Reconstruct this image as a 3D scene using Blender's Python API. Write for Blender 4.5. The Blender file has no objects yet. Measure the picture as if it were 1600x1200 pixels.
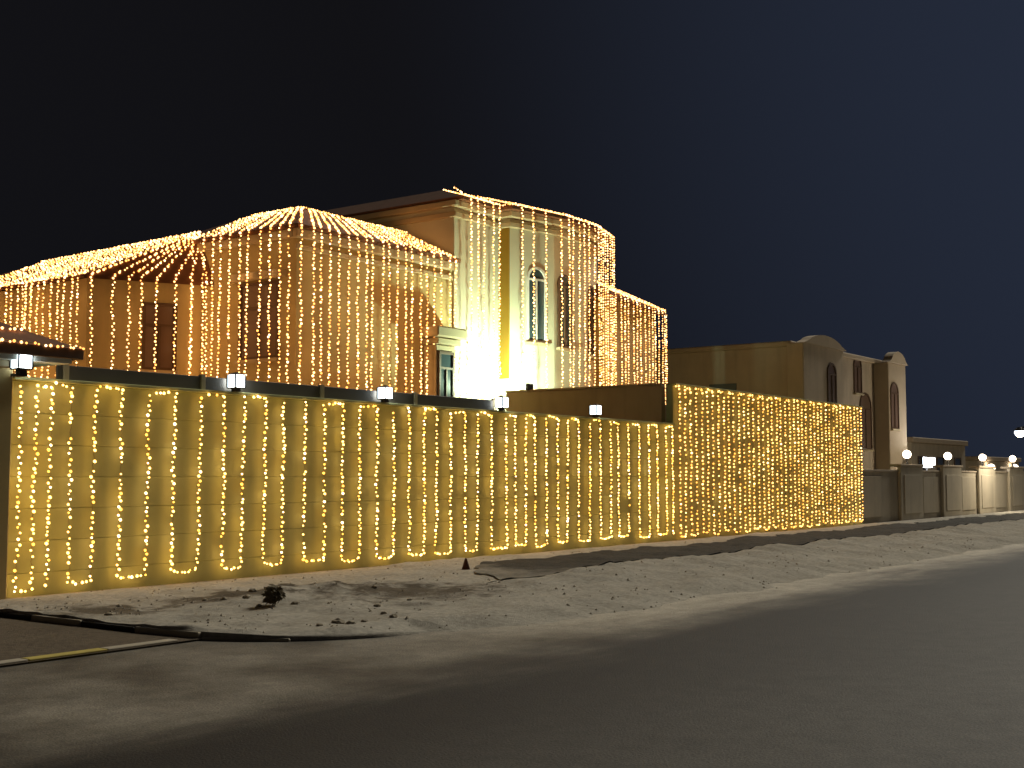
import bpy, bmesh, math, random
from mathutils import Vector, noise

R = math.radians
sc = bpy.context.scene
col = sc.collection
random.seed(7)

# ---------------------------------------------------------------- camera
F_PX = 1950.0                       # focal length in photo pixels (photo is 1600 px wide)
YAW = R(54.1)                       # camera axis is 35.9 deg off the wall direction (+X)
PITCH = math.atan(144 / F_PX)
CAM = Vector((0.0, -15.38, 1.65))
cam_d = bpy.data.cameras.new("camera")
cam_d.sensor_width = 36.0
cam_d.lens = 36.0 * F_PX / 1600.0
cam_d.clip_end = 3000
cam = bpy.data.objects.new("camera", cam_d)
col.objects.link(cam)
cam.location = CAM
cam.rotation_euler = (math.pi / 2 + PITCH, 0, -YAW)
sc.camera = cam

# ---------------------------------------------------------------- sky
world = bpy.data.worlds.new("World")
sc.world = world
world.use_nodes = True
wn, wl = world.node_tree.nodes, world.node_tree.links
wn.clear()
w_out = wn.new("ShaderNodeOutputWorld")
w_bg = wn.new("ShaderNodeBackground")
w_tc = wn.new("ShaderNodeTexCoord")
w_dot = wn.new("ShaderNodeVectorMath"); w_dot.operation = 'DOT_PRODUCT'
gl = Vector((0.97, -0.25, 0.35)).normalized()        # town glow lies down the street
w_dot.inputs[1].default_value = gl
w_mr = wn.new("ShaderNodeMapRange")
w_mr.interpolation_type = 'SMOOTHSTEP'
w_mr.inputs['From Min'].default_value = 0.58
w_mr.inputs['From Max'].default_value = 0.97
w_mix = wn.new("ShaderNodeMix"); w_mix.data_type = 'RGBA'
w_mix.inputs['A'].default_value = (0.0058, 0.0058, 0.0074, 1)
w_mix.inputs['B'].default_value = (0.0185, 0.0250, 0.0440, 1)
wl.new(w_tc.outputs['Generated'], w_dot.inputs[0])
wl.new(w_dot.outputs['Value'], w_mr.inputs['Value'])
wl.new(w_mr.outputs['Result'], w_mix.inputs['Factor'])
wl.new(w_mix.outputs['Result'], w_bg.inputs['Color'])
w_bg.inputs['Strength'].default_value = 1.0
wl.new(w_bg.outputs['Background'], w_out.inputs['Surface'])

# ---------------------------------------------------------------- added sun lamp standing for an unseen street lamp's wash
sun_d = bpy.data.lights.new("street_wash_sun", 'SUN')
sun_d.energy = 2.1
sun_d.angle = R(12)
sun_d.color = (1.0, 0.94, 0.80)
sun = bpy.data.objects.new("street_wash_sun", sun_d)
col.objects.link(sun)
sun.rotation_euler = Vector((-0.80, 0.045, -0.60)).to_track_quat('-Z', 'Y').to_euler()

# ---------------------------------------------------------------- view
sc.render.engine = 'CYCLES'
sc.view_settings.view_transform = 'Standard'
sc.view_settings.look = 'None'
sc.view_settings.exposure = 0.0
sc.view_settings.gamma = 1.0
sc.view_settings.use_curve_mapping = False
sc.cycles.use_denoising = True
sc.cycles.max_bounces = 4
sc.cycles.diffuse_bounces = 2
sc.cycles.glossy_bounces = 2
sc.cycles.transmission_bounces = 3
sc.cycles.sample_clamp_indirect = 3.0
sc.cycles.caustics_reflective = False
sc.cycles.caustics_refractive = False

# ---------------------------------------------------------------- pixel helpers
_fh = Vector((math.sin(YAW), math.cos(YAW), 0))
_fw = _fh * math.cos(PITCH) + Vector((0, 0, math.sin(PITCH)))
_up = -_fh * math.sin(PITCH) + Vector((0, 0, math.cos(PITCH)))
_rt = Vector((math.cos(YAW), -math.sin(YAW), 0))

def ray(px, py):
    return _fw + _rt * ((px - 800) / F_PX) + _up * ((600 - py) / F_PX)
def at_y(px, py, y):
    d = ray(px, py); return CAM + d * ((y - CAM.y) / d.y)
def at_x(px, py, x):
    d = ray(px, py); return CAM + d * ((x - CAM.x) / d.x)
def at_z(px, py, z):
    d = ray(px, py); return CAM + d * ((z - CAM.z) / d.z)

# ---------------------------------------------------------------- materials
MATS = {}
def stucco(name, c, bump=0.25, rough=0.9, var=0.18, scale=1.3, stain=0.0):
    m = bpy.data.materials.new(name); m.use_nodes = True
    n, l = m.node_tree.nodes, m.node_tree.links
    b = n['Principled BSDF']; b.inputs['Roughness'].default_value = rough
    b.inputs['Specular IOR Level'].default_value = 0.25
    tc = n.new('ShaderNodeTexCoord')
    geo = n.new('ShaderNodeNewGeometry')
    n1 = n.new('ShaderNodeTexNoise'); n1.inputs['Scale'].default_value = scale
    n1.inputs['Detail'].default_value = 6; n1.inputs['Roughness'].default_value = 0.65
    n2 = n.new('ShaderNodeTexNoise'); n2.inputs['Scale'].default_value = 60
    n2.inputs['Detail'].default_value = 4
    l.new(geo.outputs['Position'], n1.inputs['Vector']); l.new(geo.outputs['Position'], n2.inputs['Vector'])
    mx = n.new('ShaderNodeMix'); mx.data_type = 'RGBA'
    mx.inputs['A'].default_value = (*[v * (1 - var) for v in c], 1)
    mx.inputs['B'].default_value = (*[min(1, v * (1 + var)) for v in c], 1)
    l.new(n1.outputs['Fac'], mx.inputs['Factor'])
    last = mx.outputs['Result']
    if stain:
        mp = n.new('ShaderNodeMapping'); mp.inputs['Scale'].default_value = (2.2, 2.2, 0.25)
        l.new(geo.outputs['Position'], mp.inputs['Vector'])
        n3 = n.new('ShaderNodeTexNoise'); n3.inputs['Scale'].default_value = 1.1; n3.inputs['Detail'].default_value = 5
        l.new(mp.outputs['Vector'], n3.inputs['Vector'])
        r3 = n.new('ShaderNodeMapRange'); r3.inputs['From Min'].default_value = 0.5; r3.inputs['From Max'].default_value = 0.75
        r3.inputs['To Max'].default_value = stain
        l.new(n3.outputs['Fac'], r3.inputs['Value'])
        m2 = n.new('ShaderNodeMix'); m2.data_type = 'RGBA'
        m2.inputs['B'].default_value = (*[v * 0.55 for v in c], 1)
        l.new(r3.outputs['Result'], m2.inputs['Factor']); l.new(last, m2.inputs['A'])
        last = m2.outputs['Result']
    l.new(last, b.inputs['Base Color'])
    bp = n.new('ShaderNodeBump'); bp.inputs['Strength'].default_value = bump; bp.inputs['Distance'].default_value = 0.01
    l.new(n2.outputs['Fac'], bp.inputs['Height']); l.new(bp.outputs['Normal'], b.inputs['Normal'])
    MATS[name] = m
    return m

def glow(name, c, s):
    m = bpy.data.materials.new(name); m.use_nodes = True
    b = m.node_tree.nodes['Principled BSDF']
    b.inputs['Base Color'].default_value = (0.6, 0.5, 0.35, 1)
    b.inputs['Emission Color'].default_value = (*c, 1)
    b.inputs['Emission Strength'].default_value = s
    m.cycles.emission_sampling = 'FRONT'
    MATS[name] = m
    return m

stucco('boundary_stucco', (0.55, 0.58, 0.27), stain=0.5)
stucco('house_stucco', (0.55, 0.435, 0.20), stain=0.35)
stucco('tower_stucco', (0.58, 0.56, 0.42), var=0.08)
stucco('cornice_stucco', (0.52, 0.43, 0.27), var=0.08)
stucco('plain_stucco', (0.44, 0.34, 0.18), stain=0.4)
stucco('neighbour_stucco', (0.56, 0.46, 0.34), stain=0.4)
stucco('neighbour_trim', (0.50, 0.40, 0.28))
stucco('far_stucco', (0.64, 0.56, 0.43), stain=0.4)
stucco('dark_sheet', (0.14, 0.12, 0.095), rough=0.6)
stucco('metal_dark', (0.05, 0.05, 0.05), rough=0.45, bump=0.05)
stucco('ochre_tone', (0.30, 0.18, 0.02), var=0.1)
stucco('cable_plastic', (0.42, 0.34, 0.16), rough=0.5, bump=0.0)
stucco('frame_white', (0.72, 0.72, 0.68), rough=0.5, bump=0.05, var=0.05)
stucco('frame_brown', (0.13, 0.08, 0.05), rough=0.5, bump=0.05)
stucco('wood_door', (0.12, 0.06, 0.03), rough=0.6)
stucco('kerb_black', (0.03, 0.03, 0.03), rough=0.8)
stucco('kerb_yellow', (0.50, 0.40, 0.10), rough=0.8, var=0.3, scale=5)
stucco('kerb_plain', (0.42, 0.37, 0.28), rough=0.9, var=0.25, scale=4)
stucco('soffit_white', (0.66, 0.68, 0.60), rough=0.7, var=0.06)
stucco('leaf', (0.06, 0.10, 0.03), rough=0.6, var=0.5, scale=8)
stucco('dry_leaf', (0.17, 0.135, 0.075), rough=0.8, var=0.5, scale=8)
stucco('bark', (0.10, 0.07, 0.045), rough=0.9)
stucco('stone', (0.36, 0.31, 0.23), rough=0.95, var=0.35, scale=6)
stucco('cone_rubber', (0.10, 0.035, 0.02), rough=0.6)

def glass_mat():
    m = bpy.data.materials.new('window_glass'); m.use_nodes = True
    b = m.node_tree.nodes['Principled BSDF']
    b.inputs['Base Color'].default_value = (0.05, 0.075, 0.085, 1)
    b.inputs['Roughness'].default_value = 0.15
    b.inputs['Specular IOR Level'].default_value = 0.6
    MATS['window_glass'] = m
    m = bpy.data.materials.new('curtained_glass'); m.use_nodes = True
    b = m.node_tree.nodes['Principled BSDF']
    b.inputs['Base Color'].default_value = (0.17, 0.105, 0.07, 1)
    b.inputs['Roughness'].default_value = 0.3
    MATS['curtained_glass'] = m
glass_mat()

def tile_mat():
    m = stucco('roof_tile', (0.20, 0.09, 0.045), rough=0.85, var=0.35, scale=3)
tile_mat()

# warm string-light bulbs: three brightnesses
glow('bulb_warm', (1.0, 0.52, 0.12), 7.2)
glow('bulb_amber', (1.0, 0.43, 0.05), 5.0)
glow('bulb_pale', (1.0, 0.60, 0.26), 10.5)
glow('villa_bulb_warm', (1.0, 0.47, 0.16), 5.4)
glow('villa_bulb_amber', (1.0, 0.38, 0.08), 3.4)
glow('villa_bulb_pale', (1.0, 0.58, 0.26), 8.0)
glow('tall_bulb_warm', (1.0, 0.48, 0.12), 4.6)
glow('tall_bulb_amber', (1.0, 0.40, 0.06), 2.8)
glow('tall_bulb_pale', (1.0, 0.58, 0.20), 6.5)
glow('lantern_white', (0.80, 0.92, 1.0), 14.0)
glow('lantern_dim', (0.75, 0.92, 1.0), 2.2)
glow('globe_warm', (1.0, 0.80, 0.58), 12.0)
glow('flood_face', (0.86, 1.0, 0.82), 18.0)
glow('flood_cool', (0.78, 0.88, 1.0), 7.0)
BULB = [MATS['bulb_warm'], MATS['bulb_amber'], MATS['bulb_pale']]
TBULB = [MATS['tall_bulb_warm'], MATS['tall_bulb_amber'], MATS['tall_bulb_pale']]
VBULB = [MATS['villa_bulb_warm'], MATS['villa_bulb_amber'], MATS['villa_bulb_pale']]

def sand_mat(name, base, dark, patch=0.5, soil=None, fade=None):
    m = bpy.data.materials.new(name); m.use_nodes = True
    n, l = m.node_tree.nodes, m.node_tree.links
    b = n['Principled BSDF']; b.inputs['Roughness'].default_value = 0.95
    b.inputs['Specular IOR Level'].default_value = 0.15
    g = n.new('ShaderNodeNewGeometry')
    n1 = n.new('ShaderNodeTexNoise'); n1.inputs['Scale'].default_value = 0.9; n1.inputs['Detail'].default_value = 8; n1.inputs['Roughness'].default_value = 0.7
    n2 = n.new('ShaderNodeTexNoise'); n2.inputs['Scale'].default_value = 14; n2.inputs['Detail'].default_value = 6
    n3 = n.new('ShaderNodeTexNoise'); n3.inputs['Scale'].default_value = 110; n3.inputs['Detail'].default_value = 3
    for q in (n1, n2, n3): l.new(g.outputs['Position'], q.inputs['Vector'])
    r1 = n.new('ShaderNodeMapRange'); r1.inputs['From Min'].default_value = 0.38; r1.inputs['From Max'].default_value = 0.68; r1.inputs['To Max'].default_value = patch
    l.new(n1.outputs['Fac'], r1.inputs['Value'])
    mx = n.new('ShaderNodeMix'); mx.data_type = 'RGBA'
    mx.inputs['A'].default_value = (*base, 1); mx.inputs['B'].default_value = (*dark, 1)
    l.new(r1.outputs['Result'], mx.inputs['Factor'])
    m2 = n.new('ShaderNodeMix'); m2.data_type = 'RGBA'; m2.blend_type = 'MULTIPLY'; m2.inputs['Factor'].default_value = 0.55
    r2 = n.new('ShaderNodeMapRange'); r2.inputs['From Min'].default_value = 0.3; r2.inputs['From Max'].default_value = 0.7; r2.inputs['To Min'].default_value = 0.55; r2.inputs['To Max'].default_value = 1.15
    l.new(n2.outputs['Fac'], r2.inputs['Value'])
    l.new(mx.outputs['Result'], m2.inputs['A']); l.new(r2.outputs['Result'], m2.inputs['B'])
    last = m2.outputs['Result']
    if soil:
        for (cx, cy, rx_, ry_) in soil:
            mp = n.new('ShaderNodeMapping'); mp.vector_type = 'POINT'
            mp.inputs['Location'].default_value = (-cx / rx_, -cy / ry_, 0); mp.inputs['Scale'].default_value = (1 / rx_, 1 / ry_, 0)
            l.new(g.outputs['Position'], mp.inputs['Vector'])
            ln = n.new('ShaderNodeVectorMath'); ln.operation = 'LENGTH'; l.new(mp.outputs['Vector'], ln.inputs[0])
            nz = n.new('ShaderNodeTexNoise'); nz.inputs['Scale'].default_value = 2.6; nz.inputs['Detail'].default_value = 7; nz.inputs['Roughness'].default_value = .7
            l.new(g.outputs['Position'], nz.inputs['Vector'])
            sm = n.new('ShaderNodeMath'); sm.operation = 'MULTIPLY_ADD'; sm.inputs[1].default_value = 3.4; l.new(nz.outputs['Fac'], sm.inputs[0]); l.new(ln.outputs['Value'], sm.inputs[2])
            mr_ = n.new('ShaderNodeMapRange'); mr_.inputs['From Min'].default_value = 2.75; mr_.inputs['From Max'].default_value = 2.1; mr_.inputs['To Max'].default_value = .85
            l.new(sm.outputs[0], mr_.inputs['Value'])
            m3 = n.new('ShaderNodeMix'); m3.data_type = 'RGBA'; m3.inputs['B'].default_value = (0.075, 0.055, 0.033, 1)
            l.new(mr_.outputs['Result'], m3.inputs['Factor']); l.new(last, m3.inputs['A']); last = m3.outputs['Result']
    if fade:                       # sand colour fades out the strip's end
        sp_ = n.new('ShaderNodeSeparateXYZ'); l.new(g.outputs['Position'], sp_.inputs[0])
        fm = n.new('ShaderNodeMath'); fm.operation = 'MULTIPLY_ADD'; fm.inputs[1].default_value = 6.0; l.new(n1.outputs['Fac'], fm.inputs[0]); l.new(sp_.outputs['X'], fm.inputs[2])
        fr = n.new('ShaderNodeMapRange'); fr.interpolation_type = 'SMOOTHSTEP'; fr.inputs['From Min'].default_value = fade[0] + 3; fr.inputs['From Max'].default_value = fade[1] + 3; fr.inputs['To Min'].default_value = 1; fr.inputs['To Max'].default_value = 0
        l.new(fm.outputs[0], fr.inputs['Value'])
        m5 = n.new('ShaderNodeMix'); m5.data_type = 'RGBA'; m5.inputs['B'].default_value = (*fade[2], 1)
        l.new(fr.outputs['Result'], m5.inputs['Factor']); l.new(last, m5.inputs['A']); last = m5.outputs['Result']
    l.new(last, b.inputs['Base Color'])
    ad = n.new('ShaderNodeMath'); ad.operation = 'ADD'
    l.new(n2.outputs['Fac'], ad.inputs[0]); l.new(n3.outputs['Fac'], ad.inputs[1])
    bp = n.new('ShaderNodeBump'); bp.inputs['Strength'].default_value = 0.6; bp.inputs['Distance'].default_value = 0.03
    l.new(ad.outputs[0], bp.inputs['Height']); l.new(bp.outputs['Normal'], b.inputs['Normal'])
    MATS[name] = m
    return m
sand_mat('sand', (0.52, 0.48, 0.40), (0.33, 0.30, 0.24), 0.7, soil=[(11.8, -2.6, 1.9, .7), (13.2, -4.2, 1.6, 1.2), (9.4, -2.6, .7, .8)])
sand_mat('far_ground', (0.28, 0.24, 0.17), (0.18, 0.15, 0.10), 0.6)
sand_mat('bank_shade', (0.050, 0.046, 0.038), (0.10, 0.09, 0.07), 0.5, fade=(15.0, 18.5, (0.40, 0.365, 0.295)))  # dark colour stands in for the sand bank's shade
sand_mat('drive_paving', (0.17, 0.135, 0.095), (0.10, 0.08, 0.06), 0.6)

def road_mat():
    m = bpy.data.materials.new('asphalt'); m.use_nodes = True
    n, l = m.node_tree.nodes, m.node_tree.links
    b = n['Principled BSDF']; b.inputs['Roughness'].default_value = 0.8
    b.inputs['Specular IOR Level'].default_value = 0.3
    g = n.new('ShaderNodeNewGeometry')
    sx = n.new('ShaderNodeSeparateXYZ'); l.new(g.outputs['Position'], sx.inputs[0])
    mp = n.new('ShaderNodeMapping'); mp.inputs['Scale'].default_value = (0.22, 0.9, 1)
    l.new(g.outputs['Position'], mp.inputs['Vector'])
    n1 = n.new('ShaderNodeTexNoise'); n1.inputs['Scale'].default_value = 1.2; n1.inputs['Detail'].default_value = 8; n1.inputs['Roughness'].default_value = 0.65
    l.new(mp.outputs['Vector'], n1.inputs['Vector'])
    ma = n.new('ShaderNodeMath'); ma.operation = 'MULTIPLY_ADD'; ma.inputs[1].default_value = 2.4; ma.inputs[2].default_value = -1.2
    l.new(n1.outputs['Fac'], ma.inputs[0])
    ad = n.new('ShaderNodeMath'); ad.operation = 'ADD'
    l.new(sx.outputs['Y'], ad.inputs[0]); l.new(ma.outputs[0], ad.inputs[1])
    mr = n.new('ShaderNodeMapRange'); mr.interpolation_type = 'SMOOTHSTEP'
    mr.inputs['From Min'].default_value = -9.3; mr.inputs['From Max'].default_value = -7.7
    l.new(ad.outputs[0], mr.inputs['Value'])
    n2 = n.new('ShaderNodeTexNoise'); n2.inputs['Scale'].default_value = 55; n2.inputs['Detail'].default_value = 5
    l.new(g.outputs['Position'], n2.inputs['Vector'])
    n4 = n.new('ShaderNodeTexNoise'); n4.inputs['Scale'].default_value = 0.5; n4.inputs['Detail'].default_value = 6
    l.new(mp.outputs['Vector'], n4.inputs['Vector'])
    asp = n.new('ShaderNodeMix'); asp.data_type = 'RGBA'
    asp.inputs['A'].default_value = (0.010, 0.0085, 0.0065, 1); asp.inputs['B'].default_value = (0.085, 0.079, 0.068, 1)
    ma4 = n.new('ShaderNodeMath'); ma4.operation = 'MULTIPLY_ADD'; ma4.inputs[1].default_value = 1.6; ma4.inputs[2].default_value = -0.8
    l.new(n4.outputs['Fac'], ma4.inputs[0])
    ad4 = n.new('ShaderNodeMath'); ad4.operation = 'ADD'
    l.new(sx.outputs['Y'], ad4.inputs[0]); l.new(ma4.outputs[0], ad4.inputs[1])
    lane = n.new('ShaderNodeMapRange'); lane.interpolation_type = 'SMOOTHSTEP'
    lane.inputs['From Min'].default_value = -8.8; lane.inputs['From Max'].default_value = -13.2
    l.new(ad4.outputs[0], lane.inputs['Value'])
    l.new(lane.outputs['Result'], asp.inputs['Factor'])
    n5 = n.new('ShaderNodeTexNoise'); n5.inputs['Scale'].default_value = 0.8; n5.inputs['Detail'].default_value = 6
    l.new(g.outputs['Position'], n5.inputs['Vector'])
    snd = n.new('ShaderNodeMix'); snd.data_type = 'RGBA'
    snd.inputs['A'].default_value = (0.24, 0.215, 0.17, 1); snd.inputs['B'].default_value = (0.085, 0.07, 0.05, 1)
    r5 = n.new('ShaderNodeMapRange'); r5.inputs['From Min'].default_value = 0.35; r5.inputs['From Max'].default_value = 0.65
    l.new(n5.outputs['Fac'], r5.inputs['Value']); l.new(r5.outputs['Result'], snd.inputs['Factor'])
    # clean pale sand spilled off the verge
    sy = n.new('ShaderNodeMapRange'); sy.interpolation_type = 'SMOOTHSTEP'; sy.inputs['From Min'].default_value = -8.3; sy.inputs['From Max'].default_value = -7.1
    l.new(ad.outputs[0], sy.inputs['Value'])
    sxm = n.new('ShaderNodeMapRange'); sxm.interpolation_type = 'SMOOTHSTEP'; sxm.inputs['From Min'].default_value = 8.8; sxm.inputs['From Max'].default_value = 14.0
    l.new(sx.outputs['X'], sxm.inputs['Value'])
    sml = n.new('ShaderNodeMath'); sml.operation = 'MULTIPLY'; l.new(sy.outputs['Result'], sml.inputs[0]); l.new(sxm.outputs['Result'], sml.inputs[1])
    snd2 = n.new('ShaderNodeMix'); snd2.data_type = 'RGBA'; snd2.inputs['B'].default_value = (0.50, 0.45, 0.355, 1)
    l.new(sml.outputs[0], snd2.inputs['Factor']); l.new(snd.outputs['Result'], snd2.inputs['A'])
    snd = snd2
    mx = n.new('ShaderNodeMix'); mx.data_type = 'RGBA'
    l.new(mr.outputs['Result'], mx.inputs['Factor']); l.new(asp.outputs['Result'], mx.inputs['A']); l.new(snd.outputs['Result'], mx.inputs['B'])
    n7 = n.new('ShaderNodeTexNoise'); n7.inputs['Scale'].default_value = 3.5; n7.inputs['Detail'].default_value = 9; n7.inputs['Roughness'].default_value = .75
    l.new(g.outputs['Position'], n7.inputs['Vector'])
    r7 = n.new('ShaderNodeMapRange'); r7.inputs['From Min'].default_value = .3; r7.inputs['From Max'].default_value = .7; r7.inputs['To Min'].default_value = .6; r7.inputs['To Max'].default_value = 1.35
    l.new(n7.outputs['Fac'], r7.inputs['Value'])
    s7 = n.new('ShaderNodeMix'); s7.data_type = 'RGBA'; s7.blend_type = 'MULTIPLY'; s7.inputs['Factor'].default_value = 0.7
    l.new(mx.outputs['Result'], s7.inputs['A']); l.new(r7.outputs['Result'], s7.inputs['B'])
    mx = s7
    sp = n.new('ShaderNodeMix'); sp.data_type = 'RGBA'; sp.blend_type = 'MULTIPLY'; sp.inputs['Factor'].default_value = 0.7
    r2 = n.new('ShaderNodeMapRange'); r2.inputs['From Min'].default_value = 0.3; r2.inputs['From Max'].default_value = 0.7; r2.inputs['To Min'].default_value = 0.5; r2.inputs['To Max'].default_value = 1.3
    l.new(n2.outputs['Fac'], r2.inputs['Value'])
    l.new(mx.outputs['Result'], sp.inputs['A']); l.new(r2.outputs['Result'], sp.inputs['B'])
    l.new(sp.outputs['Result'], b.inputs['Base Color'])
    bp = n.new('ShaderNodeBump'); bp.inputs['Strength'].default_value = 0.5; bp.inputs['Distance'].default_value = 0.012
    l.new(n2.outputs['Fac'], bp.inputs['Height']); l.new(bp.outputs['Normal'], b.inputs['Normal'])
    MATS['asphalt'] = m
road_mat()

# ---------------------------------------------------------------- object helpers
def link(name, me, parent=None, loc=None):
    o = bpy.data.objects.new(name, me); col.objects.link(o)
    if parent is not None: o.parent = parent
    if loc is not None: o.location = loc
    return o
def tag(o, label=None, cat=None, group=None, kind=None):
    if label: o['label'] = label
    if cat: o['category'] = cat
    if group: o['group'] = group
    if kind: o['kind'] = kind
    return o
def empty(name, loc, label, cat, group=None):
    o = bpy.data.objects.new(name, None); col.objects.link(o)
    o.location = loc; o.empty_display_size = 0.2
    return tag(o, label, cat, group)

class MB:
    """collects boxes, prisms and tubes (world coordinates) into ONE mesh"""
    def __init__(s): s.v = []; s.f = []; s.mi = []
    def add(s, vs, fs, mi=0):
        k = len(s.v); s.v += [tuple(v) for v in vs]
        s.f += [tuple(i + k for i in f) for f in fs]; s.mi += [mi] * len(fs)
        return s
    def box(s, x0, x1, y0, y1, z0, z1, mi=0):
        vs = [(x0,y0,z0),(x1,y0,z0),(x1,y1,z0),(x0,y1,z0),(x0,y0,z1),(x1,y0,z1),(x1,y1,z1),(x0,y1,z1)]
        return s.add(vs, [(0,3,2,1),(4,5,6,7),(0,1,5,4),(1,2,6,5),(2,3,7,6),(3,0,4,7)], mi)
    def prism(s, poly, z0, z1, mi=0):          # poly: counter-clockwise (x, y)
        n = len(poly)
        vs = [(x, y, z0) for x, y in poly] + [(x, y, z1) for x, y in poly]
        fs = [tuple(range(n - 1, -1, -1)), tuple(range(n, 2 * n))]
        fs += [(i, (i + 1) % n, n + (i + 1) % n, n + i) for i in range(n)]
        return s.add(vs, fs, mi)
    def quadslab(s, a, b, c, d, t, mi=0):      # a roof slab from four points, thickness t downwards
        q = [Vector(p) for p in (a, b, c, d)]
        nrm = (q[1] - q[0]).cross(q[3] - q[0])
        if nrm.length < 1e-6: nrm = (q[2] - q[1]).cross(q[0] - q[1])
        nrm.normalize()
        lo = [p - nrm * t for p in q]
        return s.add(q + lo, [(0,1,2,3),(7,6,5,4),(0,4,5,1),(1,5,6,2),(2,6,7,3),(3,7,4,0)], mi)
    def tube(s, pts, r, sides=6, mi=0, r1=None, cap=True):
        pts = [Vector(p) for p in pts]; n = len(pts); rings = []
        k0 = len(s.v)
        for i, p in enumerate(pts):
            d = (pts[min(i + 1, n - 1)] - pts[max(i - 1, 0)])
            d = d.normalized() if d.length > 1e-9 else Vector((0, 0, 1))
            a = d.orthogonal().normalized(); b = d.cross(a)
            rr = r if r1 is None else r + (r1 - r) * i / max(1, n - 1)
            for j in range(sides):
                t = 2 * math.pi * j / sides
                s.v.append(tuple(p + (a * math.cos(t) + b * math.sin(t)) * rr))
        for i in range(n - 1):
            for j in range(sides):
                q = (j + 1) % sides
                s.f.append((k0 + i*sides + j, k0 + i*sides + q, k0 + (i+1)*sides + q, k0 + (i+1)*sides + j)); s.mi.append(mi)
        if cap:
            s.f.append(tuple(k0 + j for j in range(sides - 1, -1, -1))); s.mi.append(mi)
            s.f.append(tuple(k0 + (n-1)*sides + j for j in range(sides))); s.mi.append(mi)
        return s
    def lathe(s, prof, c=(0,0,0), seg=14, mi=0):
        k0 = len(s.v)
        for r, z in prof:
            for j in range(seg):
                t = 2 * math.pi * j / seg
                s.v.append((c[0] + r * math.cos(t), c[1] + r * math.sin(t), c[2] + z))
        for i in range(len(prof) - 1):
            for j in range(seg):
                q = (j + 1) % seg
                s.f.append((k0 + i*seg + j, k0 + i*seg + q, k0 + (i+1)*seg + q, k0 + (i+1)*seg + j)); s.mi.append(mi)
        s.f.append(tuple(k0 + j for j in range(seg - 1, -1, -1))); s.mi.append(mi)
        s.f.append(tuple(k0 + (len(prof)-1)*seg + j for j in range(seg))); s.mi.append(mi)
        return s
    def build(s, name, mats, parent=None, origin=None, bevel=0.0, smooth=False):
        if not isinstance(mats, (list, tuple)): mats = [mats]
        base = Vector(origin) if origin is not None else Vector((0, 0, 0))
        if parent is not None:
            base = Vector(parent.get('_w', parent.location))
        me = bpy.data.meshes.new(name)
        me.from_pydata([tuple(Vector(v) - base) for v in s.v], [], s.f)
        for m in mats: me.materials.append(MATS[m] if isinstance(m, str) else m)
        me.polygons.foreach_set('material_index', s.mi)
        if smooth: me.polygons.foreach_set('use_smooth', [True] * len(me.polygons))
        me.update()
        if bevel:
            bm = bmesh.new(); bm.from_mesh(me)
            bmesh.ops.remove_doubles(bm, verts=bm.verts, dist=1e-5)
            bmesh.ops.bevel(bm, geom=list(bm.edges), offset=bevel, segments=1, affect='EDGES')
            bm.to_mesh(me); bm.free()
        o = link(name, me, parent)
        if parent is None: o.location = base
        else: o['_w'] = tuple(base)          # parts and sub-parts share the origin of their thing
        return o

ORD = ['first','second','third','fourth','fifth','sixth','seventh','eighth','ninth','tenth','eleventh','twelfth',
       'thirteenth','fourteenth','fifteenth','sixteenth','seventeenth','eighteenth','nineteenth','twentieth']
TENS = {20:'twenty', 30:'thirty', 40:'forty'}
def ordinal(k):                      # 1-based
    if k <= 20: return ORD[k-1]
    if k % 10 == 0: return {30:'thirtieth', 40:'fortieth'}[k]
    return TENS[k - k % 10] + '-' + ORD[k % 10 - 1]

# ================================================================ GROUND
W_END = 41.85
g = MB(); g.add([(-900,-900,-0.12),(900,-900,-0.12),(900,900,-0.12),(-900,900,-0.12)], [(0,1,2,3)])
tag(g.build('ground', 'far_ground'), 'flat dark sandy ground stretching out to the horizon', 'ground', kind='structure')
g = MB(); g.add([(-150,-24,-0.05),(420,-24,-0.05),(420,-4.9,-0.05),(-150,-4.9,-0.05)], [(0,1,2,3)])
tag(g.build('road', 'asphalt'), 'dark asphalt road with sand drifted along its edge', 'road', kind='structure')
g = MB(); g.add([(-40,-5.1,-0.030),(8.9,-5.1,-0.030),(8.9,6,-0.030),(-40,6,-0.030)], [(0,1,2,3)])
tag(g.build('driveway', 'drive_paving'), 'brown paved driveway in front of the gate', 'driveway', kind='structure')

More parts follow.
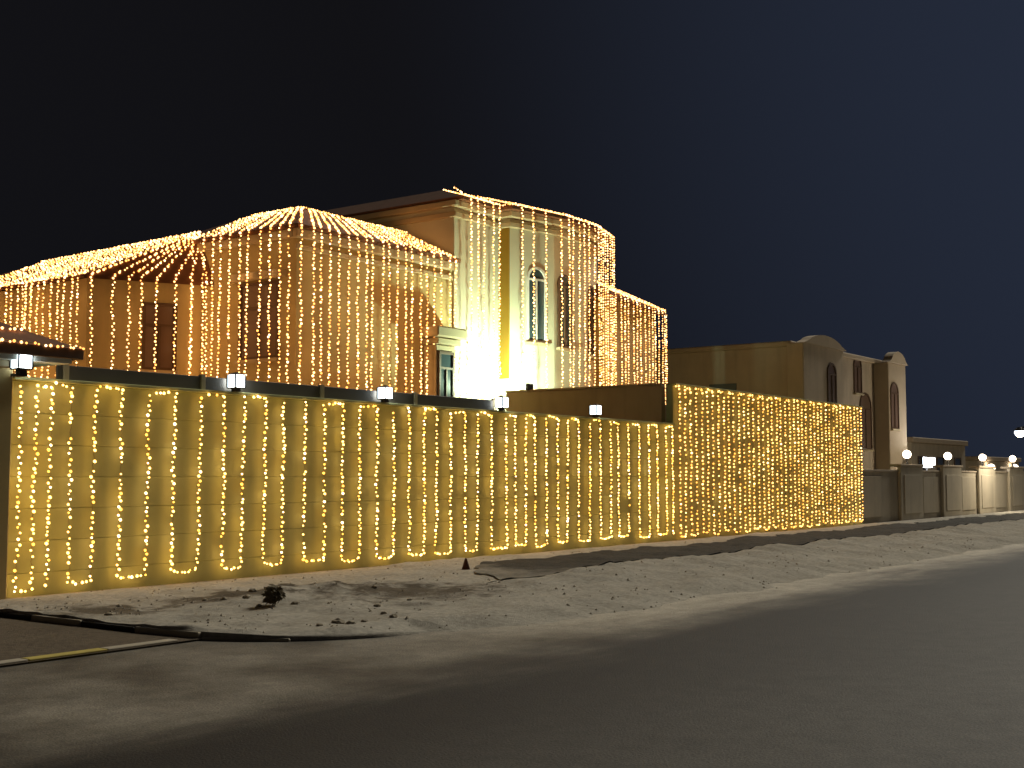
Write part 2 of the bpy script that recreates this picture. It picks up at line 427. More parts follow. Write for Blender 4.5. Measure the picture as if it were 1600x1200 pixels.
KY = -6.55                     # kerb line along the road
def sstep(a, b, x):
    t = max(0, min(1, (x - a) / (b - a))); return t * t * (3 - 2 * t)
def edge_y(x):                 # the plot's front edge: rounded corner at the driveway
    if x < 8.70: return -4.5
    if x < 10.75: return KY + 2.05 - math.sqrt(max(0, 2.06 ** 2 - (10.75 - x) ** 2))
    return KY + 0.05 - sstep(9.6, 12.5, x) * (0.95 + 0.35 * noise.noise(Vector((x * 0.6, 3, 1))) + 0.15 * noise.noise(Vector((x * 2.3, 3, 1))))
def sand_z(x, y):
    z = 0.055 + 0.05 * noise.noise(Vector((x * 0.5, y * 0.9, 0.3))) + 0.035 * noise.noise(Vector((x * 2.1, y * 2.7, 4))) + 0.012 * noise.noise(Vector((x * 5.5, y * 6.5, 2)))
    # bank of sand heaped along the road
    c = -4.55 + 0.22 * noise.noise(Vector((x * 0.35, 7, 0)))
    h = (0.14 + 0.08 * noise.noise(Vector((x * 0.8, 2, 9))) + 0.05 * noise.noise(Vector((x * 2.6, 5, 9)))) * sstep(12.5, 18, x)
    w = 1.1 if y < c else 0.30
    z += h * math.exp(-((y - c) / w) ** 2)
    # sunk strip behind the bank
    z -= 0.035 * sstep(15, 20, x) * sstep(-4.4, -3.9, y) * (1 - sstep(-2.6, -1.2, y))
    # rubble hump on the patch by the kerb corner
    z += 0.10 * math.exp(-(((x - 12.3) / 1.6) ** 2 + ((y + 3.2) / 0.9) ** 2)) * (1 + noise.noise(Vector((x * 3, y * 3, 1))))
    e = edge_y(x)
    we = 0.35 + 0.75 * sstep(9.6, 12.5, x)
    z0 = 0.03 - 0.04 * sstep(8.75, 9.6, x) + 0.02 * noise.noise(Vector((x * 1.7, 0, 8))) - 0.06 * sstep(9.8, 11.2, x)
    z = z * sstep(0.0, we, y - e) + z0 * (1 - sstep(0.0, we, y - e))
    z = z * (1 - sstep(-0.5, -0.05, y)) + 0.02 * sstep(-0.5, -0.05, y)
    return z
xs = [8.686] + [8.692 + 0.012 * k for k in range(30)]; x = 9.05
while x < 150:
    xs.append(x); x += 0.10 if x < 32 else 0.10 + (x - 32) * 0.012
NY = 64
g = MB(); vs = []
for x in xs:
    e = edge_y(x)
    for j in range(NY + 1):
        y = e + (0.05 - e) * max(0, j - 1) / (NY - 1)
        vs.append((x, y - (0.006 if j == 0 else 0), -0.12 if (j == 0 or x == xs[0]) else sand_z(x, y)))
fs = []
for i in range(len(xs) - 1):
    for j in range(NY):
        a = i * (NY + 1) + j
        fs.append((a, a + NY + 1, a + NY + 2, a + 1))
g.add(vs, fs)
so = g.build('sand_verge', ['sand'], smooth=True)
tag(so, 'uneven pale sand verge heaped between road and boundary wall', 'sand', kind='structure')

# shade behind the sand bank, painted as a dark strip in the hollow
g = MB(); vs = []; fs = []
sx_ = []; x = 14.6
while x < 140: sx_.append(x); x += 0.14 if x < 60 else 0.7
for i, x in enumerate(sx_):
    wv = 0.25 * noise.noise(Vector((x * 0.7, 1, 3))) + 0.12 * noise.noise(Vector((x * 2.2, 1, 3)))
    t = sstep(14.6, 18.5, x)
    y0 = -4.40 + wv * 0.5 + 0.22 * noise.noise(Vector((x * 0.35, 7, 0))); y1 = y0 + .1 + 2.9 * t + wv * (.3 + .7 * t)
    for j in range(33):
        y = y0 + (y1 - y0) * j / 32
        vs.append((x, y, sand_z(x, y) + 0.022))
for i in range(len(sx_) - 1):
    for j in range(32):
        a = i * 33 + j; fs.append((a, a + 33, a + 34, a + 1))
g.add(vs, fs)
tag(g.build('shade_strip', 'bank_shade', smooth=True), 'dark strip painted as shade in the hollow behind the sand bank', 'painted shade', kind='structure')

# kerb of separate stones: down the driveway side, round the corner, along the road
kerb = empty('kerb', (8.7, -3, -0.05), 'low kerb of black and pale painted stones around the sandy verge corner', 'kerb')
kerb['kind'] = 'structure'
path = [(8.70, -0.35)]
y = -0.35
while y > -4.4: y -= 0.05; path.append((8.70, y))
for k in range(1, 31):
    a = math.pi + (math.pi / 2) * k / 40
    path.append((10.75 + 2.05 * math.cos(a), -4.5 + 2.05 * math.sin(a)))
acc = 0; stones = []; start = 0
for i in range(1, len(path)):
    acc += math.dist(path[i], path[i-1])
    if acc >= 0.9: stones.append((path[start], path[i])); start = i; acc = 0
for k, (a, b) in enumerate(stones):
    d = Vector((b[0]-a[0], b[1]-a[1])); L = d.length - 0.012; d.normalize(); nn = Vector((-d.y, d.x))
    m = 0.07
    p = [Vector(a) + nn * (-m) , Vector(a) + d * L + nn * (-m), Vector(a) + d * L + nn * m, Vector(a) + nn * m]
    top = (0.035 if k < 5 else -0.012) + random.uniform(-0.012, 0.006)
    mt = ('kerb_black' if k in (1, 3) else 'kerb_plain')
    MB().prism([tuple(q) for q in p], -0.10, top).build('kerb_stone', mt, kerb, bevel=0.012)
# dropped kerb across the driveway mouth, a stretch painted yellow
dk = empty('dropped_kerb', (6, -5.0, -0.05), 'flush kerb across the driveway mouth with a yellow painted stretch', 'kerb')
dk['kind'] = 'structure'
for k in range(16):
    x0 = 8.45 - 0.85 * (k + 1)
    MB().box(x0, x0 + 0.84, -5.07, -4.93, -0.10, -0.012).build('kerb_stone', 'kerb_yellow' if k in (1,) else 'kerb_plain', dk, bevel=0.006)

# ================================================================ BOUNDARY WALLS
WL = at_y(14, 760, 0).x          # left end of the low wall
WJ = at_y(1052, 700, 0).x        # joint of low and tall wall
H1, H2 = 2.95, 3.98
W_END = at_y(1347, 720, 0).x

def coursed_wall(name, label, x0, x1, h, n, mat, pos):
    t = empty(name, ((x0 + x1) / 2, 0.1, 0), label, 'wall')
    MB().box(x0 + .004, x1 - .004, 0.012, 0.20, -0.12, h - 0.004).build('wall_core', mat, t)
    ch = (h + 0.1) / n
    for k in range(n):
        MB().box(x0, x1, 0.0, 0.05, -0.1 + k * ch + 0.005, -0.1 + (k + 1) * ch - 0.005).build('course', mat, t, bevel=0.004)
    return t
low = coursed_wall('boundary_wall', 'long low yellow-lit boundary wall hung with looping string lights', WL, WJ, H1, 7, 'boundary_stucco', 0)
MB().box(WL, WJ - 0.03, -0.085, 0.225, H1, H1 + 0.05).build('coping', 'boundary_stucco', low, bevel=0.008)
tall = coursed_wall('boundary_wall', 'taller boundary wall beyond the step, densely covered in string lights', WJ, W_END, H2, 10, 'boundary_stucco', 0)
ret = empty('return_wall', (WJ - 0.1, 3, 0), 'plain brown side wall running from the tall boundary wall back to the house', 'wall')
MB().box(WJ - 0.20, WJ - 0.003, 0.215, 5.15, -0.12, H2 - 0.01).build('wall_core', 'plain_stucco', ret, bevel=0.01)
MB().box(WJ - 0.24, WJ + 0.02, 0.23, 5.15, H2 - 0.008, H2 + 0.05).build('coping', 'plain_stucco', ret, bevel=0.01)
MB().box(WJ + 0.03, W_END, -0.085, 0.225, H2 + .002, H2 + 0.05).build('coping', 'boundary_stucco', tall, bevel=0.008)
tall_back = MB().box(W_END - 0.2, W_END - 0.004, 0.21, 6.0, -0.12, H2 - 0.01).build('wall_return', 'boundary_stucco', tall, bevel=0.01)

# dark sheet panels with pale little posts on top of the low wall
posts = [10.58, 13.05, 15.70, 18.22, 20.75]
xs0 = WL + 0.75
for k, px in enumerate(posts):
    a = xs0 if k == 0 else posts[k-1] + 0.05
    b = px - 0.05
    MB().box(a, b, 0.09, 0.13, H1 + 0.045, H1 + 0.27).build('screen_panel', 'dark_sheet', low, bevel=0.006)
    MB().box(px - 0.045, px + 0.045, 0.07, 0.15, H1 + 0.045, H1 + 0.30).build('post', 'cornice_stucco', low, bevel=0.006)

# gate pillar and gate canopy at the left end
gp = empty('gate_pillar', (WL - 0.28, 0.0, 0), 'beige gate pillar at the end of the low wall under the canopy', 'pillar')
MB().box(WL - 0.55, WL - 0.06, -0.13, 0.36, -0.12, 3.12).build('shaft', 'house_stucco', gp, bevel=0.02)
MB().box(WL - 0.61, WL - 0.02, -0.19, 0.42, 3.1, 3.2).build('cap', 'cornice_stucco', gp, bevel=0.015)
gt = empty('gate', (WL - 2.4, 0.1, 0), 'dark metal double gate beside the beige pillar', 'gate')
for k in range(2):
    gx = WL - 0.58 - 1.9 * k
    lf = MB().box(gx - 1.88, gx, 0.08, 0.12, 0.0, 2.6).build('gate_leaf', 'frame_brown', gt)
    for q in range(6):
        MB().box(gx - 1.84 + q * 0.31, gx - 1.84 + q * 0.31 + 0.27, 0.055, 0.085, 0.06, 2.54).build('panel', 'frame_brown', lf, bevel=0.01)
gp2 = empty('gate_pillar', (WL - 4.65, 0.0, 0), 'beige gate pillar on the far side of the double gate', 'pillar')
MB().box(WL - 4.9, WL - 4.4, -0.13, 0.36, -0.12, 3.12).build('shaft', 'house_stucco', gp2, bevel=0.02)
MB().box(WL - 4.96, WL - 4.37, -0.19, 0.42, 3.1, 3.2).build('cap', 'cornice_stucco', gp2, bevel=0.015)
CX0, CX1, CY0, CY1 = WL - 5.2, WL + 0.80, -0.45, 2.2
cp = empty('gate_canopy', (WL - 2, 0.8, 3.2), 'tiled gate canopy with pale soffit above the gate pillars', 'canopy')
MB().box(CX0 + .1, CX1 - .12, CY0 + .1, CY1 - .1, 3.2, 3.30).build('soffit', 'soffit_white', cp)
MB().box(CX0, CX1, CY0, CY0 + 0.06, 3.26, 3.40).build('fascia', 'frame_brown', cp, bevel=0.008)
MB().box(CX1 - .06, CX1, CY0 + .063, CY1, 3.26, 3.40).build('fascia', 'frame_brown', cp, bevel=0.008)
rf = MB()
rf.add([(CX0,CY0,3.403),(CX1,CY0,3.403),(CX1,CY1,3.403),(CX0,CY1,3.403),(CX0+1.2,0.85,4.0),(CX1-1.3,0.85,4.0)],
       [(0,1,5,4),(1,2,5),(2,3,4,5),(3,0,4),(3,2,1,0)])
rf.build('tiled_roof', 'roof_tile', cp)
for x in (CX0 + 0.6, CX1 - 1.0): MB().box(x, x + .25, 1.7, 1.95, -0.12, 3.22).build('support_post', 'house_stucco', cp, bevel=0.015)

# ---------------------------------------------------------------- wall-top lanterns
def make_lantern(loc, label, first=[None]):
    if first[0] is None:
        t = empty('wall_lantern', (0,0,0), label, 'lantern', 'white lanterns along the low wall')
        MB().box(-.055,.055,-.055,.055,0,.05).build('base','metal_dark',t,bevel=.006)
        MB().box(-.105,.105,-.105,.105,.05,.07).build('tray','metal_dark',t,bevel=.004)
        for sx in (-1,1):
            for sy in (-1,1):
                MB().box(sx*.1-.009,sx*.1+.009,sy*.1-.009,sy*.1+.009,.07,.27).build('corner_bar','metal_dark',t)
        for (x0,x1,y0,y1,m) in ((-.088,.088,-.098,-.092,'lantern_white'),(-.088,.088,.092,.098,'lantern_white'),(-.098,-.092,-.088,.088,'lantern_dim'),(.092,.098,-.088,.088,'lantern_white')):
            MB().box(x0,x1,y0,y1,.075,.265).build('pane',m,t)
        r = MB(); r.add([(-.115,-.115,.27),(.115,-.115,.27),(.115,.115,.27),(-.115,.115,.27),(0,0,.32)],[(0,1,4),(1,2,4),(2,3,4),(3,0,4),(3,2,1,0)]); r.build('roof_cap','metal_dark',t)
        first[0] = t; t.location = loc; return t
    p = first[0]; t = p.copy(); col.objects.link(t); t.location = loc; t['label'] = label
    for c in p.children:
        q = c.copy(); col.objects.link(q); q.parent = t
    return t
lant_x = [at_y(357, 600, 0.1).x, at_y(590, 615, 0.1).x, at_y(773, 630, 0.1).x, at_y(920, 641, 0.1).x]
make_lantern((WL - 0.06, -0.30, 3.02), 'white lantern on the gate pillar under the tiled canopy')
MB().box(WL - .12, WL, -.36, -.15, 2.98, 3.02).build('bracket', 'metal_dark', gp)
for k, (lx, wd) in enumerate(zip(lant_x, ('first wall-top lantern after the gate canopy', 'second wall-top lantern after the gate canopy', 'third wall-top lantern, below the floodlit tower', 'last wall-top lantern, in front of the plain brown side wall'))):
    make_lantern((lx, -0.08, H1 + 0.05), 'white ' + wd)

# ================================================================ STRING LIGHTS
ICO_V, ICO_F = [], []
_b = bmesh.new(); bmesh.ops.create_icosphere(_b, subdivisions=1, radius=1.0)
_b.verts.ensure_lookup_table()
ICO_V = [v.co.copy() for v in _b.verts]; ICO_F = [tuple(v.index for v in f.verts) for f in _b.faces]; _b.free()

def resample(pts, step, jit=0.0):
    out = []; carry = 0.0
    pts = [Vector(p) for p in pts]
    for a, b in zip(pts, pts[1:]):
        L = (b - a).length
        if L < 1e-6: continue
        t = carry
        while t < L:
            out.append(a.lerp(b, t / L)); t += step * random.uniform(1 - jit, 1 + jit)
        carry = t - L
    return out
N_STR = 0
def light_string(pts, label, group, side, r=0.02, step=0.095, wig=0.022, mix=(0.6, 0.25, 0.15), drop=0.02, mats=None):
    """one string: cable + bulbs. pts: polyline, side: horizontal sideways direction for the zigzag"""
    global N_STR; N_STR += 1
    side = Vector(side).normalized()
    P = resample(pts, step, 0.22)
    if len(P) < 2: return None
    ph = random.uniform(0, 100); amp = wig
    q = []
    for i, p in enumerate(P):
        lo = noise.noise(Vector((i * 0.13 + ph, 0, 0))) * amp * 1.6
        zz = (amp * random.uniform(0.2, 1.0)) * (1 if i % 2 else -1) * 0.8
        out = Vector((-side.y, side.x, 0))
        q.append(p + side * (lo + zz) + Vector((0, 0, random.uniform(-.012, .012))))
    root = empty('light_string', P[0], label, 'string lights', group)
    MB().tube(q, 0.006, 3, cap=False).build('cable', 'cable_plastic', root)
    b = MB()
    tone = random.random()
    for i, p in enumerate(q):
        if random.random() < drop: continue
        u = random.random()
        seg = noise.noise(Vector((i * 0.11 + ph, 3, 0)))
        mi = 1 if u < mix[1] + seg * 0.5 else (2 if u > 1 - mix[2] - seg * 0.2 else 0)
        rr = r * random.uniform(0.68, 1.22)
        pp = p + Vector((0, 0, -0.01))
        b.add([(pp + v * rr) for v in ICO_V], ICO_F, mi)
    bo = b.build('bulbs', mats or BULB, root)
    bo['kind'] = 'stuff'
    return root

# --- loops on the low wall (pairs of drops, pixel columns read off the photograph)
pairs = [(24,49),(73,103),(141,182),(225,266),(307,343),(375,409),(437,471),(501,530),(556,584),(610,634),(657,677),(699,721),(742,764),(786,800),(817,831),(849,867),(883,900),(918,934),(950,962),(978,995),(1010,1023),(1037,1046)]
drops_px = [24,49,73,103,141,182,225,266,307,343,375,409,437,471,501,530,556,584,610,634,657,677.5,699,721.5,742,764,786,800,817,831,849,867,883,900,918,934,950,962,978,995,1010,1023,1037,1047]
dx = [at_y(p, 760, -0.04).x for p in drops_px]
# the photograph's loops: U shapes joined at the bottom; the first has three drops
loops = [[0,1,2]] + [[i, i+1] for i in range(3, len(dx) - 1, 2)]
if (len(dx) - 3) % 2: loops.append([len(dx) - 1])
YS = -0.12
for k, lp in enumerate(loops):
    pts = []
    zb = random.uniform(0.13, 0.20) + 0.05 * (k > 1)
    ztop = H1 - 0.02
    if k > 0:
        xprev = dx[lp[0] - 1]
        gapw = dx[lp[0]] - xprev
        if random.random() < 0.75:
            pts += [(xprev + gapw * random.uniform(0.15, 0.5), YS, ztop + random.uniform(-.03, .03))]
    for j, i in enumerate(lp):
        xx = dx[i]; sh = random.uniform(-0.03, 0.03)
        a, b = (xx, YS, ztop + random.uniform(-.05, .01)), (xx + sh, YS, zb + random.uniform(-.02, .02))
        if j % 2 == 0: pts += [a, b]
        else:
            pts += [((pts[-1][0] + b[0]) / 2, YS, zb - random.uniform(0.0, 0.04)), b, a]
    where = f'{ordinal(k+1)} loop of warm string lights on the low wall, counted from the gate pillar'
    light_string(pts, where, 'light loops on the low boundary wall', (1,0,0), r=0.0208, step=0.070, wig=0.026, drop=0.03)

# --- loops on the tall wall
n2 = 21
x0, x1 = WJ + 0.06, W_END - 0.08
pitch = (x1 - x0) / n2
for k in range(n2):
    xa = x0 + pitch * (k + 0.08) + random.uniform(-.03, .03); xb = x0 + pitch * (k + 0.60) + random.uniform(-.03, .03)
    zb = random.uniform(0.12, 0.22); zt = H2 - 0.02
    pts = [(xa - pitch * 0.25, YS, zt - 0.02), (xa, YS, zt), (xa + .01, YS, zb), ((xa + xb) / 2, YS, zb - 0.03), (xb, YS, zb), (xb, YS, zt), (xb + pitch * 0.15, YS, zt)]
    light_string(pts, f'{ordinal(k+1)} dense loop of warm string lights on the tall wall, counted from its step', 'light loops on the tall boundary wall', (1,0,0), r=0.0265, step=0.103, wig=0.034, mix=(0.55, 0.35, 0.10), mats=TBULB, drop=0.05)

# ================================================================ THE HOUSE
house = empty('villa', (26, 10, 0), 'large two-storey beige villa with tiled hip roofs, covered in string lights', 'house')
HX, HY = 20.85, 6.05            # corner of the main block
EZ = 7.60                       # its eave
MB().box(HX, 33.0, HY, 11.0, -0.12, EZ - 0.02).build('wall', 'house_stucco', house)
# cornice bands under the eave (front and side)
MB().box(HX - 0.16, 26.75, HY - 0.16, HY - 0.004, EZ - 0.28, EZ - 0.06).build('cornice', 'cornice_stucco', house, bevel=0.02)
MB().box(HX - 0.16, HX - 0.004, HY - 0.003, 11.0, EZ - 0.28, EZ - 0.06).build('cornice', 'cornice_stucco', house, bevel=0.02)
MB().box(HX - 0.08, 26.75, HY - 0.08, HY - 0.004, EZ - 0.55, EZ - 0.42).build('cornice', 'cornice_stucco', house, bevel=0.02)
# main mansard roof
ex, ey = HX - 0.30, HY - 0.32
rx, ry, rz = HX + 1.6, HY + 1.55, EZ + 0.92
MB().quadslab((ex, ey, EZ), (26.78, ey, EZ), (26.78, ry, rz), (rx, ry, rz), 0.10).build('tiled_roof', 'roof_tile', house)
MB().quadslab((ex, 11.3, EZ), (ex, ey, EZ), (rx, ry, rz), (rx, 9.7, rz), 0.10).build('tiled_roof', 'roof_tile', house)
MB().add([(rx, ry, rz - 0.02), (33, ry, rz - 0.02), (33, 9.7, rz - 0.02), (rx, 9.7, rz - 0.02)], [(0,1,2,3)]).build('flat_roof', 'plain_stucco', house)

# wing at the left with its own hip roof
AZ = 6.50
MB().quadslab((33, 11.3, EZ), (ex, 11.3, EZ), (rx, 9.7, rz), (33, 9.7, rz), 0.10).build('tiled_roof', 'roof_tile', house)
wA = [(18.45, 18.8), (18.40, 10.75), (20.84, 9.45), (20.84, 11.003), (23.2, 11.003), (23.2, 18.8)]
MB().prism(wA, -0.12, AZ - 0.02).build('wing_wall', 'house_stucco', house)
A0, A1, A2, A3 = (18.10, 19.2, AZ), (18.10, 10.45, AZ), (20.84, 8.98, AZ), (20.84, 9.55, 7.84)
AR = (20.84, 16.4, 7.76)
MB().quadslab((23.5, 19.2, AZ), AR, (20.84, 11.01, 7.82), (23.5, 11.01, AZ), 0.08).build('tiled_roof', 'roof_tile', house)
mbt = MB(); mbt.add([A0, AR, (23.5, 19.2, AZ)], [(0,1,2)]); mbt.build('tiled_roof', 'roof_tile', house)
MB().quadslab(A1, A3, AR, A0, 0.08).build('tiled_roof', 'roof_tile', house)
mbt = MB(); mbt.add([A1, A2, A3, (A1[0], A1[1], AZ - .08), (A2[0], A2[1], AZ - .08), (A3[0], A3[1], 7.72)], [(0,1,2),(5,4,3),(0,3,4,1),(1,4,5,2),(2,5,3,0)])
mbt.build('tiled_roof', 'roof_tile', house)
# tower with bowed front
TZ = 9.25
poly = [(26.80, 6.00), (28.90, 6.00), (28.90, 5.62), (30.60, 5.22), (32.30, 5.28), (34.20, 5.95), (34.20, 12.5), (26.80, 12.5)]
MB().prism(poly, -0.12, TZ).build('tower_wall', 'tower_stucco', house)
def off(d):
    return [(26.80 - d, 6.00 - d), (28.90 - d, 6.00 - d), (28.90 - d, 5.62 - d), (30.60, 5.22 - d), (32.30 + d * .3, 5.28 - d), (34.20 + d, 5.95 - d), (34.20 + d, 12.5), (26.80 - d, 12.5)]
MB().prism(off(0.10), TZ - 0.42, TZ - 0.27).build('tower_cornice', 'cornice_stucco', house, bevel=0.015)
MB().prism(off(0.22), TZ - 0.14, TZ + 0.02).build('tower_cornice', 'cornice_stucco', house, bevel=0.015)
e = off(0.42); TE = TZ + 0.12
e[0] = (26.68, e[0][1]); e[7] = (26.68, e[7][1])
inn = [(27.75, 7.2), (28.7, 7.2), (28.8, 7.0), (30.6, 6.6), (32.2, 6.6), (33.4, 7.0), (33.4, 11.8), (27.75, 11.8)]
TR = TZ + 0.68
tr = MB()
vs = [(x, y, TE - .1) for x, y in e] + [(x, y, TE) for x, y in e] + [(x, y, TR) for x, y in inn]
n = len(e)
fs = [tuple(range(n - 1, -1, -1))] + [(i, (i+1) % n, n + (i+1) % n, n + i) for i in range(n)] + [(n + i, n + (i+1) % n, 2*n + (i+1) % n, 2*n + i) for i in range(n)] + [tuple(range(2*n, 3*n))]
tr.add(vs, fs); tr.build('tower_roof', 'roof_tile', house)
# lower block to the right of the tower
CZ = 7.45
pc = [(33.95, 5.55), (39.15, 6.60), (38.0, 13.0), (34.21, 13.0)]
MB().prism(pc, -0.12, CZ).build('side_block_wall', 'house_stucco', house)
pr = [(33.75, 5.22), (39.5, 6.38), (38.3, 13.2), (33.75, 13.2)]
cr = MB()
pi_ = [(34.4, 6.6), (38.3, 7.4), (37.4, 12.6), (34.4, 12.6)]
vs = [(x, y, CZ + .003) for x, y in pr] + [(x, y, CZ + .12) for x, y in pr] + [(x, y, CZ + .75) for x, y in pi_]
fs = [(3,2,1,0)] + [(i, (i+1) % 4, 4 + (i+1) % 4, 4 + i) for i in range(4)] + [(4+i, 4+(i+1) % 4, 8+(i+1) % 4, 8+i) for i in range(4)] + [(8,9,10,11)]
cr.add(vs, fs); cr.build('side_block_roof', 'roof_tile', house)

# windows ---------------------------------------------------------
def arch_pts(w, h, seg=8):
    pts = [(-w/2, 0), (w/2, 0), (w/2, h - w/2)]
    for k in range(1, seg): 
        a = math.pi * k / seg; pts.append((w/2 * math.cos(a), h - w/2 + w/2 * math.sin(a)))
    pts.append((-w/2, h - w/2)); return pts
def window(parent, c, u, w, h, arched=True, frame='frame_white', mull=True, proud=0.05, glass='window_glass'):
    """c: bottom centre on the wall, u: horizontal direction along the wall (outside is to the right of u, i.e. u x z)"""
    c = Vector(c); u = Vector(u).normalized(); o = u.cross(Vector((0,0,1)))
    prof = arch_pts(w, h) if arched else [(-w/2,0),(w/2,0),(w/2,h),(-w/2,h)]
    n = len(prof)
    g = MB(); q = [c + u*a + Vector((0,0,b)) + o*0.012 for a, b in prof]
    g.add(q + [p - o*0.05 for p in q], [tuple(range(n)), tuple(range(2*n-1, n-1, -1))] + [(i, n+i, n+(i+1) % n, (i+1) % n) for i in range(n)])
    win = g.build('window', glass, parent)
    f = MB(); t = 0.07
    outer = [c + u*a*(1 + 2*t/w) + Vector((0,0, b + (t if b > h*0.4 else -t))) for a, b in prof]
    vs = []
    for p_in, p_out in zip(q, outer):
        p0 = p_in - o*0.012
        vs += [p0 + o*proud, p_out + o*proud, p_out - o*0.03, p0 - o*0.03]
    fs = []
    for i in range(n):
        j = (i+1) % n
        for k in range(4): fs.append((4*i+k, 4*j+k, 4*j+(k+1) % 4, 4*i+(k+1) % 4))
    f.add(vs, fs); f.build('frame', frame, win)
    if mull:
        m = MB(); zc = h - w/2 if arched else h*0.68
        def bar(a0,a1,b0,b1):
            pts = [c + u*a + Vector((0,0,b)) for a,b in ((a0,b0),(a1,b0),(a1,b1),(a0,b1))]
            m.add([p + o*0.045 for p in pts] + [p + o*0.005 for p in pts], [(0,1,2,3),(7,6,5,4),(0,4,5,1),(1,5,6,2),(2,6,7,3),(3,7,4,0)])
        bar(-w/2, w/2, zc - .03, zc + .03); bar(-.025, .025, 0.0, zc - .031)
        m.build('mullion', frame, win)
    sl = MB(); pts = [c + u*a + o*b for a, b in ((-w/2-.12, -.02), (w/2+.12, -.02), (w/2+.12, .12), (-w/2-.12, .12))]
    sl.add([p + Vector((0,0,-.07)) for p in pts] + [p + Vector((0,0,-.15)) for p in pts], [(3,2,1,0),(4,5,6,7),(0,1,5,4),(1,2,6,5),(2,3,7,6),(3,0,4,7)])
    sl.build('sill', 'cornice_stucco', win)
    return win
# tower: tall arched window on the bowed front, a second one further round
u1 = Vector((30.60-28.90, 5.22-5.62, 0)).normalized(); 
window(house, (Vector((28.90,5.62,0)) + u1*1.02 + Vector((0,0,5.62))), u1, 0.62, 2.1)
u2 = Vector((32.30-30.60, 0.06, 0)).normalized()
window(house, (Vector((30.60,5.22,0)) + u2*0.55 + Vector((0,0,5.55))), u2, 0.62, 2.1, frame='frame_brown')
u3 = Vector((34.20-32.30, 5.95-5.28, 0)).normalized()
window(house, (Vector((32.30,5.28,0)) + u3*1.0 + Vector((0,0,5.5))), u3, 0.62, 2.1, frame='frame_brown')
# main block: big window on the left side (faces -x), windows on the front
us = Vector((0,-1,0))
pw = at_x(404, 575, HX)
window(house, (HX, pw.y, 4.55), us, 1.25, 1.75, arched=False, frame='frame_brown', glass='curtained_glass')
MB().box(HX - 0.22, HX - 0.003, pw.y - 0.95, pw.y + 0.95, 6.42, 6.60).build('window_hood', 'cornice_stucco', house, bevel=0.02)
ud = Vector((20.84-18.40, 9.45-10.75, 0)).normalized()
window(house, Vector((18.40,10.75,4.35)) + ud*1.75, ud, 0.7, 1.55, arched=False, frame='frame_brown', glass='curtained_glass')
# front: projecting bay window with hood near the tower
MB().box(25.55, 26.35, HY - 0.45, HY - 0.004, 3.3, 5.15).build('bay_window', 'cornice_stucco', house, bevel=0.02)
MB().box(25.35, 26.6, HY - 0.68, HY - 0.005, 5.35, 5.62).build('bay_hood', 'cornice_stucco', house, bevel=0.03)
MB().box(25.50, 26.45, HY - 0.56, HY - 0.006, 5.17, 5.33).build('bay_hood', 'cornice_stucco', house, bevel=0.02)
window(house, (25.95, HY - 0.452, 3.75), (1,0,0), 0.5, 1.15, arched=False, frame='frame_brown')
# ochre-coloured strip in the tower's re-entrant corner
MB().box(28.86, 28.897, 5.62, 5.985, 4.45, TZ - 0.43).build('ochre_strip', 'ochre_tone', house)

# ---------------------------------------------------------------- strings on the house
def along(a, b, n, jit=0.1):
    a, b = Vector(a), Vector(b)
    return [a.lerp(b, (i + 0.5 + random.uniform(-jit, jit)) / n) for i in range(n)]
def house_set(a, b, top_a, top_b, n, zend, side, group, fmt, r=0.0255, step=0.084, ends=None, wig=0.030, start=1, flip=False):
    E = along(a, b, n, 0.22)
    A, B = Vector(a), Vector(b); TA, TB = Vector(top_a), Vector(top_b)
    out = Vector(side).cross(Vector((0,0,1)))
    idx = list(range(n))
    for i in idx:
        e_ = E[i]; t = (e_ - A).dot(B - A) / (B - A).length_squared
        tp = TA.lerp(TB, t)
        ze = zend + random.uniform(-.35, .25)
        up = Vector((0, 0, 0.035))
        k = (n - i) if flip else i + 1
        pts = [tp + up, e_ + up + out * 0.01, e_ + out * 0.02 + Vector((0,0,-.12)), Vector((e_.x + random.uniform(-.05,.05), e_.y, 0)) + Vector((0,0,ze)) + out*0.02]
        light_string(pts, fmt.format(ordinal(k)), group, side, r=r, step=step, wig=wig, mix=(0.6, 0.28, 0.12), mats=VBULB)
G = 'string lights hung over the villa'
# main block front
house_set((ex + .02, ey, EZ), (26.72, ey, EZ), (rx, ry, rz), (26.72 - .1, ry, rz), 20, 3.0, (1,0,0), G, '{} light string on the main front facade of the villa, counted from its left corner'.replace('left ', 'wing-side '))
house_set((18.10, 13.1, AZ), (18.10, 12.5, AZ), (20.80, 13.1, 7.80), (20.80, 12.5, 7.80), 3, 3.6, (0,-1,0), G, "{} of three extra light strings bunched together on the wing's long side")
# main block left side
house_set((ex, 9.55, EZ), (ex, ey + .12, EZ), (rx, 9.6, rz), (rx, ry, rz), 11, 3.2, (0,-1,0), G, '{} light string on the main block side wall, counted from the left wing'.replace('left wing', 'wing'))
# wing facet
house_set(A1, A2, A3, A3, 8, 3.6, ud, G, "{} light string on the wing's angled wall, counted from the wing's outer corner")
# wing left side
house_set((18.10, 16.6, AZ), (18.10, 10.55, AZ), (20.80, 16.2, 7.76), (20.80, 9.65, 7.835), 22, 3.6, (0,-1,0), G, "{} light string on the wing's long side, counted towards the outer corner")
